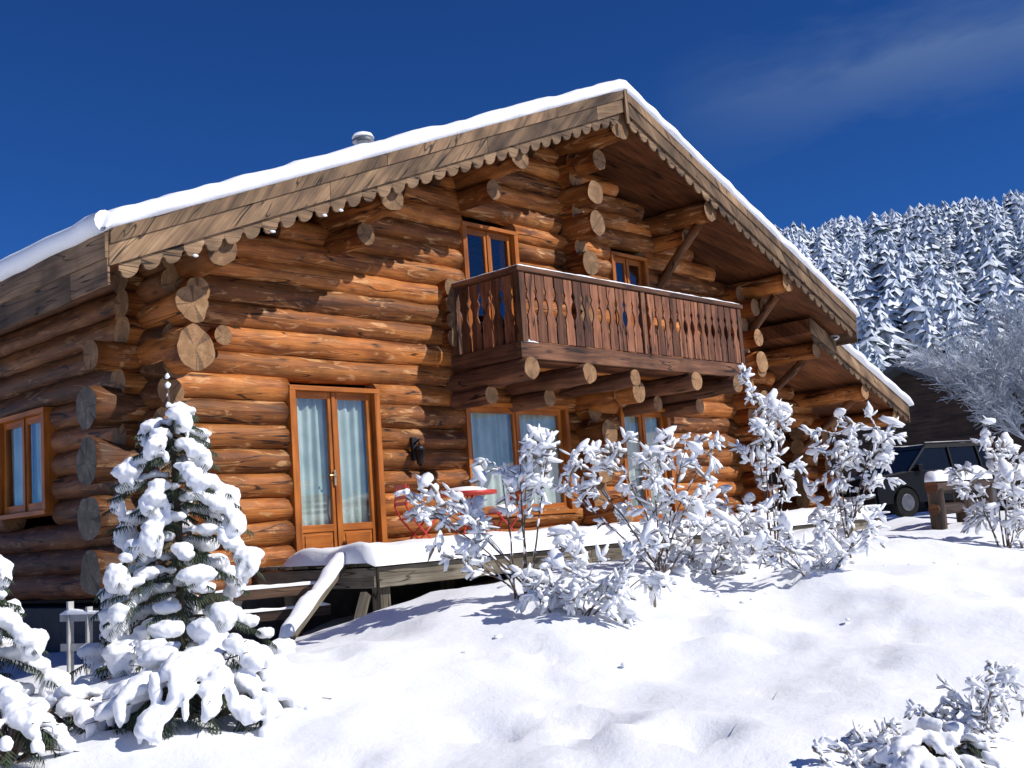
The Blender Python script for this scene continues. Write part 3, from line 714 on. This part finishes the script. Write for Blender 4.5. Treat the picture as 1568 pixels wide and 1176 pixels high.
def conifer(name,base,h,wd,seed,nb=34):
    rd=random.Random(seed);par=empty(name);T=B();I=Inst(I2);Nd=B();base=V(base)
    T.tube([base+V((0,0,-.15)),base+V((.02,0,h*.5)),base+V((-.03,.02,h*.97))],[.04,.03,.008],8,TWIG)
    for z in np.linspace(h*.84,h*1.0,6): I.add(base+V((-.03,.02,z)),V((.022,0,0)),V((0,.022,0)),V((0,0,.035)))
    for i in range(nb):
        f=(i+.5)/nb;z=h*(.07+.80*f);L=(wd/2*(1-f)**.62+.10)*rd.uniform(.7,1.25);a=i*2.4+rd.uniform(-.4,.4)
        d=V((math.cos(a),math.sin(a),0));p=base+V((0,0,z));pts=[];n=6
        for j in range(n+1):
            t=j/n;pts.append(p+d*L*t+V((0,0,.09*math.sin(t*2.2)-.30*L*t*t*1.7)))
        T.tube(pts,[.012*(1-.7*j/n) for j in range(n+1)],5,TWIG)
        sd=V((-d.y,d.x,0))
        for j in range(0,n+1):
            t=j/n
            for s_ in (-1,1):
                spray(Nd,pts[j],sd*s_*rd.uniform(.6,1.2)+d*.7+V((0,0,-rd.uniform(.2,.9))),rd.uniform(.13,.24)*(1.2-.4*f),rd,14)
            r=(.042+.05*t)*rd.uniform(.7,1.2)*(1.15-.35*f)
            if j and rd.random()<.82:
                I.add(pts[j]+V((0,0,r*.5))+sd*rd.uniform(-.05,.05),d*r*1.3,sd*r*rd.uniform(1.0,1.7),V((0,0,r*.75)))
        tip=pts[-1];r=.08*rd.uniform(.75,1.35)*(1.2-.4*f)
        I.add(tip+d*.02+V((0,0,-r*.2)),d*r*.95,sd*r,V((0,0,r*1.2)))
        for q in range(rd.randint(1,3)):
            o_=sd*rd.uniform(-.12,.12)-d*rd.uniform(0,.08);I.add(tip+o_+V((0,0,-r*rd.uniform(.4,1.1))),d*r*.4,sd*r*.38,V((0,0,r*rd.uniform(.7,1.2))))
    T.obj('trunk_and_branches',par,recalc=False);Nd.obj('needles',par,recalc=False)
    remeshed('snow_load',I,par,.016,.2,seed,3,.035,.06)
    return par
conifer('snowy_conifer',G(-.42,-3.1),2.5,1.3,4,nb=38)
conifer('snowy_conifer',G(-2.08,-3.0),1.3,1.0,9,nb=20)
def lowbush(name,base,rx,ry,h,seed,n=60,sc=1.0):
    rd=random.Random(seed);par=empty(name);I=Inst(I2);T=B();base=V(base)
    for i in range(n):
        a=rd.uniform(0,6.28);q=math.sqrt(rd.random());x=math.cos(a)*rx*q;y=math.sin(a)*ry*q;z=h*(1-q*q*.85)*rd.uniform(.5,1)
        r=rd.uniform(.045,.11)*sc;d=V((math.cos(a),math.sin(a),-.5*q)).normalized();sd=V((-math.sin(a),math.cos(a),0));up=d.cross(sd)
        I.add(base+V((x,y,z)),d*r*1.5,sd*r*.9,up*r*.75)
        if q>.6:
            for _ in range(rd.randint(0,3)):
                I.add(base+V((x,y,z))+d*r*1.4+sd*rd.uniform(-1,1)*r-V((0,0,r*rd.uniform(.4,1.3))),d*r*.5,sd*r*.4,V((0,0,r*rd.uniform(.7,1.2))))
        T.tube([base+V((0,0,-.05)),base+V((x*.6,y*.6,z*.8)),base+V((x,y,z))+d*r*rd.uniform(1.2,2.4)],[.01,.007,.003],5,TWIG)
        spray(T,base+V((x*.8,y*.8,z-r*.6)),d+V((0,0,-.5)),.24*sc,rd,14)
        spray(T,base+V((x*.9,y*.9,z-r)),d+sd*rd.uniform(-1,1)+V((0,0,-.8)),.2*sc,rd,12)
    T.obj('twigs',par,recalc=False);remeshed('snow_load',I,par,.015 if sc>.6 else .011,.2,seed,3,.035*sc,.07*sc);return par
lowbush('snowy_bush',G(-1.1,-4.6),.72,.6,.60,31,90)
lowbush('snowy_bush',G(-2.35,-4.35),.35,.35,.42,32,32,.8)
lowbush('snowy_bush',G(-1.75,-3.9),.45,.4,.2,33,26,.8)
lowbush('snowy_bush',G(.62,-8.95),.5,.28,.2,34,60,.5)
# ------------------------------------------------------------------ small wooden fence left
fe=B()
for i,(x,y) in enumerate(((-.32,-.9),(-.22,-1.08),(-.12,-1.26),(-.02,-1.44),(.08,-1.62))):
    z=hgt(x,y);fe.beam((x,y,z-.3),(x+.02,y,z+.78-.07*i),.04,.055,PALE,up=(1,0,0))
for z in (-.32,-.6): fe.beam((-.36,-.82,z),(.14,-1.72,z-.03),.025,.07,PALE)
fo=fe.obj('wooden_fence');sf=B();snowstrip(sf,(-.36,-.82,-.285),(.14,-1.72,-.315),.05,.05);sf.obj('fence_snow',fo)
# ------------------------------------------------------------------ log fence right
lf=B();fz=hgt(12.6,-4.3)
lf.log((12.1,-4.3,fz+.66),(14.1,-4.45,fz+.66),.11,mat=WALD,cap=LOGS);lf.log((12.1,-4.3,fz+.3),(14.1,-4.45,fz+.3),.09,mat=WALD,cap=LOGS)
for t in (.06,.5,.94):
    x=12.1+2.0*t;y=-4.3-.15*t;lf.log((x,y,fz-.3),(x,y,fz+.62),.12,mat=WALD,cap=LOGS,step=.2)
lo=lf.obj('log_fence',recalc=False);s=B();snowstrip(s,(12.05,-4.3,fz+.74),(14.15,-4.45,fz+.74),.24,.17);s.obj('fence_snow',lo)
# ------------------------------------------------------------------ car
PAINT=plain('car_paint',(.006,.0065,.008),.4,.0,.1,spec=.12);TYRE=plain('tyre',(.015,.015,.015),.9,spec=.1);CG=plain('car_glass',(.008,.01,.013),.08,0,.1,spec=.35);RIM=plain('wheel_rim',(.12,.12,.13),.4,.6);LAMP=plain('tail_lamp',(.3,.02,.02),.2);PLATE=plain('plate',(.7,.7,.7),.5)
def car(name,loc,rot):
    e=empty(name);c=B()
    def arch(cx,r,n=9): return [(cx+r*math.cos(math.pi*k/(n-1)),.33+r*math.sin(math.pi*k/(n-1))) for k in range(n)]
    prof=[(-2.15,.35),(-2.2,.6),(-2.15,.95),(-1.2,1.05),(2.05,1.08),(2.18,.9),(2.2,.4)]
    low=[(2.2,.33)]+arch(1.35,.4)+arch(-1.35,.4)+[(-2.15,.33)]
    pts=prof+low
    for yy,th in ((-.9,.12),(.78,.12)): c.prism([(x,yy,z) for x,z in pts],(0,th,0),PAINT)
    c.prism([(x,-.78,z) for x,z in [(-2.17,.4),(-2.21,.6),(-2.16,.96),(-1.2,1.06),(2.06,1.09),(2.2,.9),(2.21,.4)]],(0,1.56,0),PAINT)
    def loft(a,b_,za,zb,mat):
        (x0,x1,w0),(x2,x3,w1)=a,b_;i=len(c.v)
        c.v+=[V((x0,-w0,za)),V((x1,-w0,za)),V((x1,w0,za)),V((x0,w0,za)),V((x2,-w1,zb)),V((x3,-w1,zb)),V((x3,w1,zb)),V((x2,w1,zb))]
        for q in ((0,1,5,4),(1,2,6,5),(2,3,7,6),(3,0,4,7),(4,5,6,7)): c.face([i+k for k in q],[(0,0)]*4,mat)
    loft((-1.15,2.08,.84),(-.45,1.85,.68),1.05,1.58,CG);loft((-.47,1.87,.70),(-.3,1.75,.62),1.58,1.68,PAINT)
    for s in(-1,1):
        for xa,xb in ((-1.15,-.45),(.25,.3),(1.2,1.22),(2.08,1.85)): c.beam((xa,s*.845,1.05),(xb,s*.69,1.59),.07,.05,PAINT,up=(1,0,0))
        c.box((-.95,s*.93-.06,1.05),(-.8,s*.93+.06,1.2),PAINT);c.tube([(-.3,s*.6,1.72),(1.7,s*.6,1.72)],.02,8,RIM,RIM,RIM)
        for cx in(-1.35,1.35):
            c.tube([(cx,s*.72,.34),(cx,s*.93,.34)],.34,24,TYRE,TYRE,TYRE);c.tube([(cx,s*.9,.34),(cx,s*.945,.34)],.2,12,RIM,RIM,RIM)
        c.box((2.15,s*.72-.1,.75),(2.215,s*.72+.1,1.02),LAMP);c.box((-2.21,s*.66-.16,.7),(-2.13,s*.66+.16,.86),PLATE)
    c.box((-2.25,-.85,.36),(-2.12,.85,.58),PAINT);c.box((2.12,-.85,.36),(2.25,.85,.58),PAINT);c.box((-2.262,-.26,.45),(-2.25,.26,.56),PLATE)
    c.obj('car_body',e,bevel=.02)
    s=B();snowstrip(s,(-.2,0,1.68),(1.7,0,1.68),.9,.02);s.obj('car_snow',e)
    e.matrix_world=Matrix.Translation(loc)@Matrix.Rotation(rot,4,'Z')
cxx,cyy=21.4,-.15
car('parked_car',(cxx,cyy,hgt(cxx,cyy)+.14),math.radians(-22))
# ------------------------------------------------------------------ neighbouring chalet
nb_=B();bx,bY=37,4.6;gz=hgt(bx,bY)
SLATE=plain('dark_roofing',(.05,.055,.065),.6)
nb_.box((bx-3.5,bY-4,gz-1),(bx+5,bY+5,gz+2.6),WALD)
for sgn in (-1,1):
    nb_.prism([(bx-4.3,bY+.5,gz+5.3),(bx+5.8,bY+.5,gz+5.3),(bx+5.8,bY+.5+sgn*5.4,gz+2.5),(bx-4.3,bY+.5+sgn*5.4,gz+2.5)],(0,0,.18),SLATE)
nb_.prism([(bx-3.49,bY-4,gz+2.6),(bx-3.49,bY+5,gz+2.6),(bx-3.49,bY+.5,gz+5.2)],(.1,0,0),WALD,ud=(0,1,0))
nb_.box((bx-3.55,bY-1,gz+.9),(bx-3.5,bY+.3,gz+2.1),CG)
nb_.obj('neighbouring_chalet')
# ------------------------------------------------------------------ frosted deciduous trees
FROST=plain('frosted_bark',(.42,.46,.52),.9,0,.45,3)
def ftree(name,base,h,seed,spread=1.0):
    rd=random.Random(seed);T=B()
    def br(p,d,L,r,lev):
        n=4;pts=[p];q=p.copy();dd=V(d).normalized()
        for i in range(n):
            dd=(dd+V((rd.uniform(-.22,.22),rd.uniform(-.22,.22),rd.uniform(-.15,.15)))).normalized();q=q+dd*L/n;pts.append(q.copy())
            if lev<4:
                for _ in range((3,2,3,2)[lev]):
                    if lev==0 and i<1: continue
                    sd=(dd+V((rd.uniform(-1,1),rd.uniform(-1,1),rd.uniform(-.4,.7)))*spread).normalized();br(q,sd,L*rd.uniform(.42,.60),r*.5,lev+1)
        T.tube(pts,[max(.0065,r*(1-.5*i/n)) for i in range(n+1)],3 if lev>1 else 7,TWIG if lev<1 else FROST)
    br(V(base),(0.02,0,1),h*.60,.1,0)
    T.obj(name,recalc=False)
ftree('frosted_tree',G(27.0,-1.3),5.6,3)
ftree('frosted_tree',G(28.2,-2.4),6.2,5)
ftree('frosted_tree',G(29.5,-1.0),5.2,8)
# ------------------------------------------------------------------ camera
ps,th,ro,f=.8269,.1259,-.0719,1716.1
r0=V((math.cos(ps),-math.sin(ps),0));Fd=V((math.sin(ps)*math.cos(th),math.cos(ps)*math.cos(th),math.sin(th)));u0=r0.cross(Fd)
r=r0*math.cos(ro)+u0*math.sin(ro);uu=-r0*math.sin(ro)+u0*math.cos(ro)
ca=bpy.data.cameras.new('camera');ca.sensor_width=36;ca.lens=36*f/1568;ca.clip_end=3000;ca.clip_start=.1
co=bpy.data.objects.new('camera',ca);S.collection.objects.link(co)
M=Matrix((r,uu,-Fd)).transposed().to_4x4();M.translation=V((-5.395,-11.593,.2475));co.matrix_world=M;S.camera=co
# ------------------------------------------------------------------ light
sd=V((.45,-1,.93)).normalized()
su=bpy.data.lights.new('sun','SUN');su.energy=4.7;su.angle=math.radians(.5);su.color=(1,.96,.90)
so=bpy.data.objects.new('sun',su);S.collection.objects.link(so);so.rotation_euler=sd.to_track_quat('Z','Y').to_euler()
wd=bpy.data.worlds.new('World');S.world=wd;wd.use_nodes=True;nt=wd.node_tree;bg=nt.nodes['Background'];L=nt.links
sk=nt.nodes.new('ShaderNodeTexSky');sk.sky_type='NISHITA';sk.sun_disc=False;sk.sun_elevation=math.asin(sd.z);sk.sun_rotation=math.atan2(sd.x,sd.y)
sk.altitude=2500;sk.air_density=1.0;sk.dust_density=.1;sk.ozone_density=5
c=mixc(nt,'MULTIPLY',1,sk.outputs[0],(.20,.52,1.0))
tc=nt.nodes.new('ShaderNodeTexCoord')
def dot(vec):
    d=nt.nodes.new('ShaderNodeVectorMath');d.operation='DOT_PRODUCT';L.new(tc.outputs['Generated'],d.inputs[0]);d.inputs[1].default_value=vec;return d.outputs['Value']
mp=N(nt,'ShaderNodeMapping');mp.inputs['Scale'].default_value=(3,3,9);L.new(tc.outputs['Generated'],mp.inputs[0])
nz=N(nt,'ShaderNodeTexNoise',Scale=1.5,Detail=6.0,Roughness=.6,Distortion=.4);L.new(mp.outputs[0],nz.inputs[0])
bd=mth(nt,'ABSOLUTE',mth(nt,'MULTIPLY_ADD',mth(nt,'SUBTRACT',nz.outputs[0],.5),.10,dot((.3588,.06,-.9316))))
band=ramp(nt,bd,[(0,1),(.06,0)])
fade=ramp(nt,dot((.8961,.2570,.3617)),[(.955,0),(1,1)])
den=ramp(nt,nz.outputs[0],[(.3,.2),(.7,1)])
fc=mth(nt,'MULTIPLY',mth(nt,'MULTIPLY',band.outputs[0],fade.outputs[0]),mth(nt,'MULTIPLY',den.outputs[0],.5))
c=mixc(nt,'MIX',fc,c,(3.0,4.2,6.0))
L.new(c,bg.inputs[0]);bg.inputs[1].default_value=.085
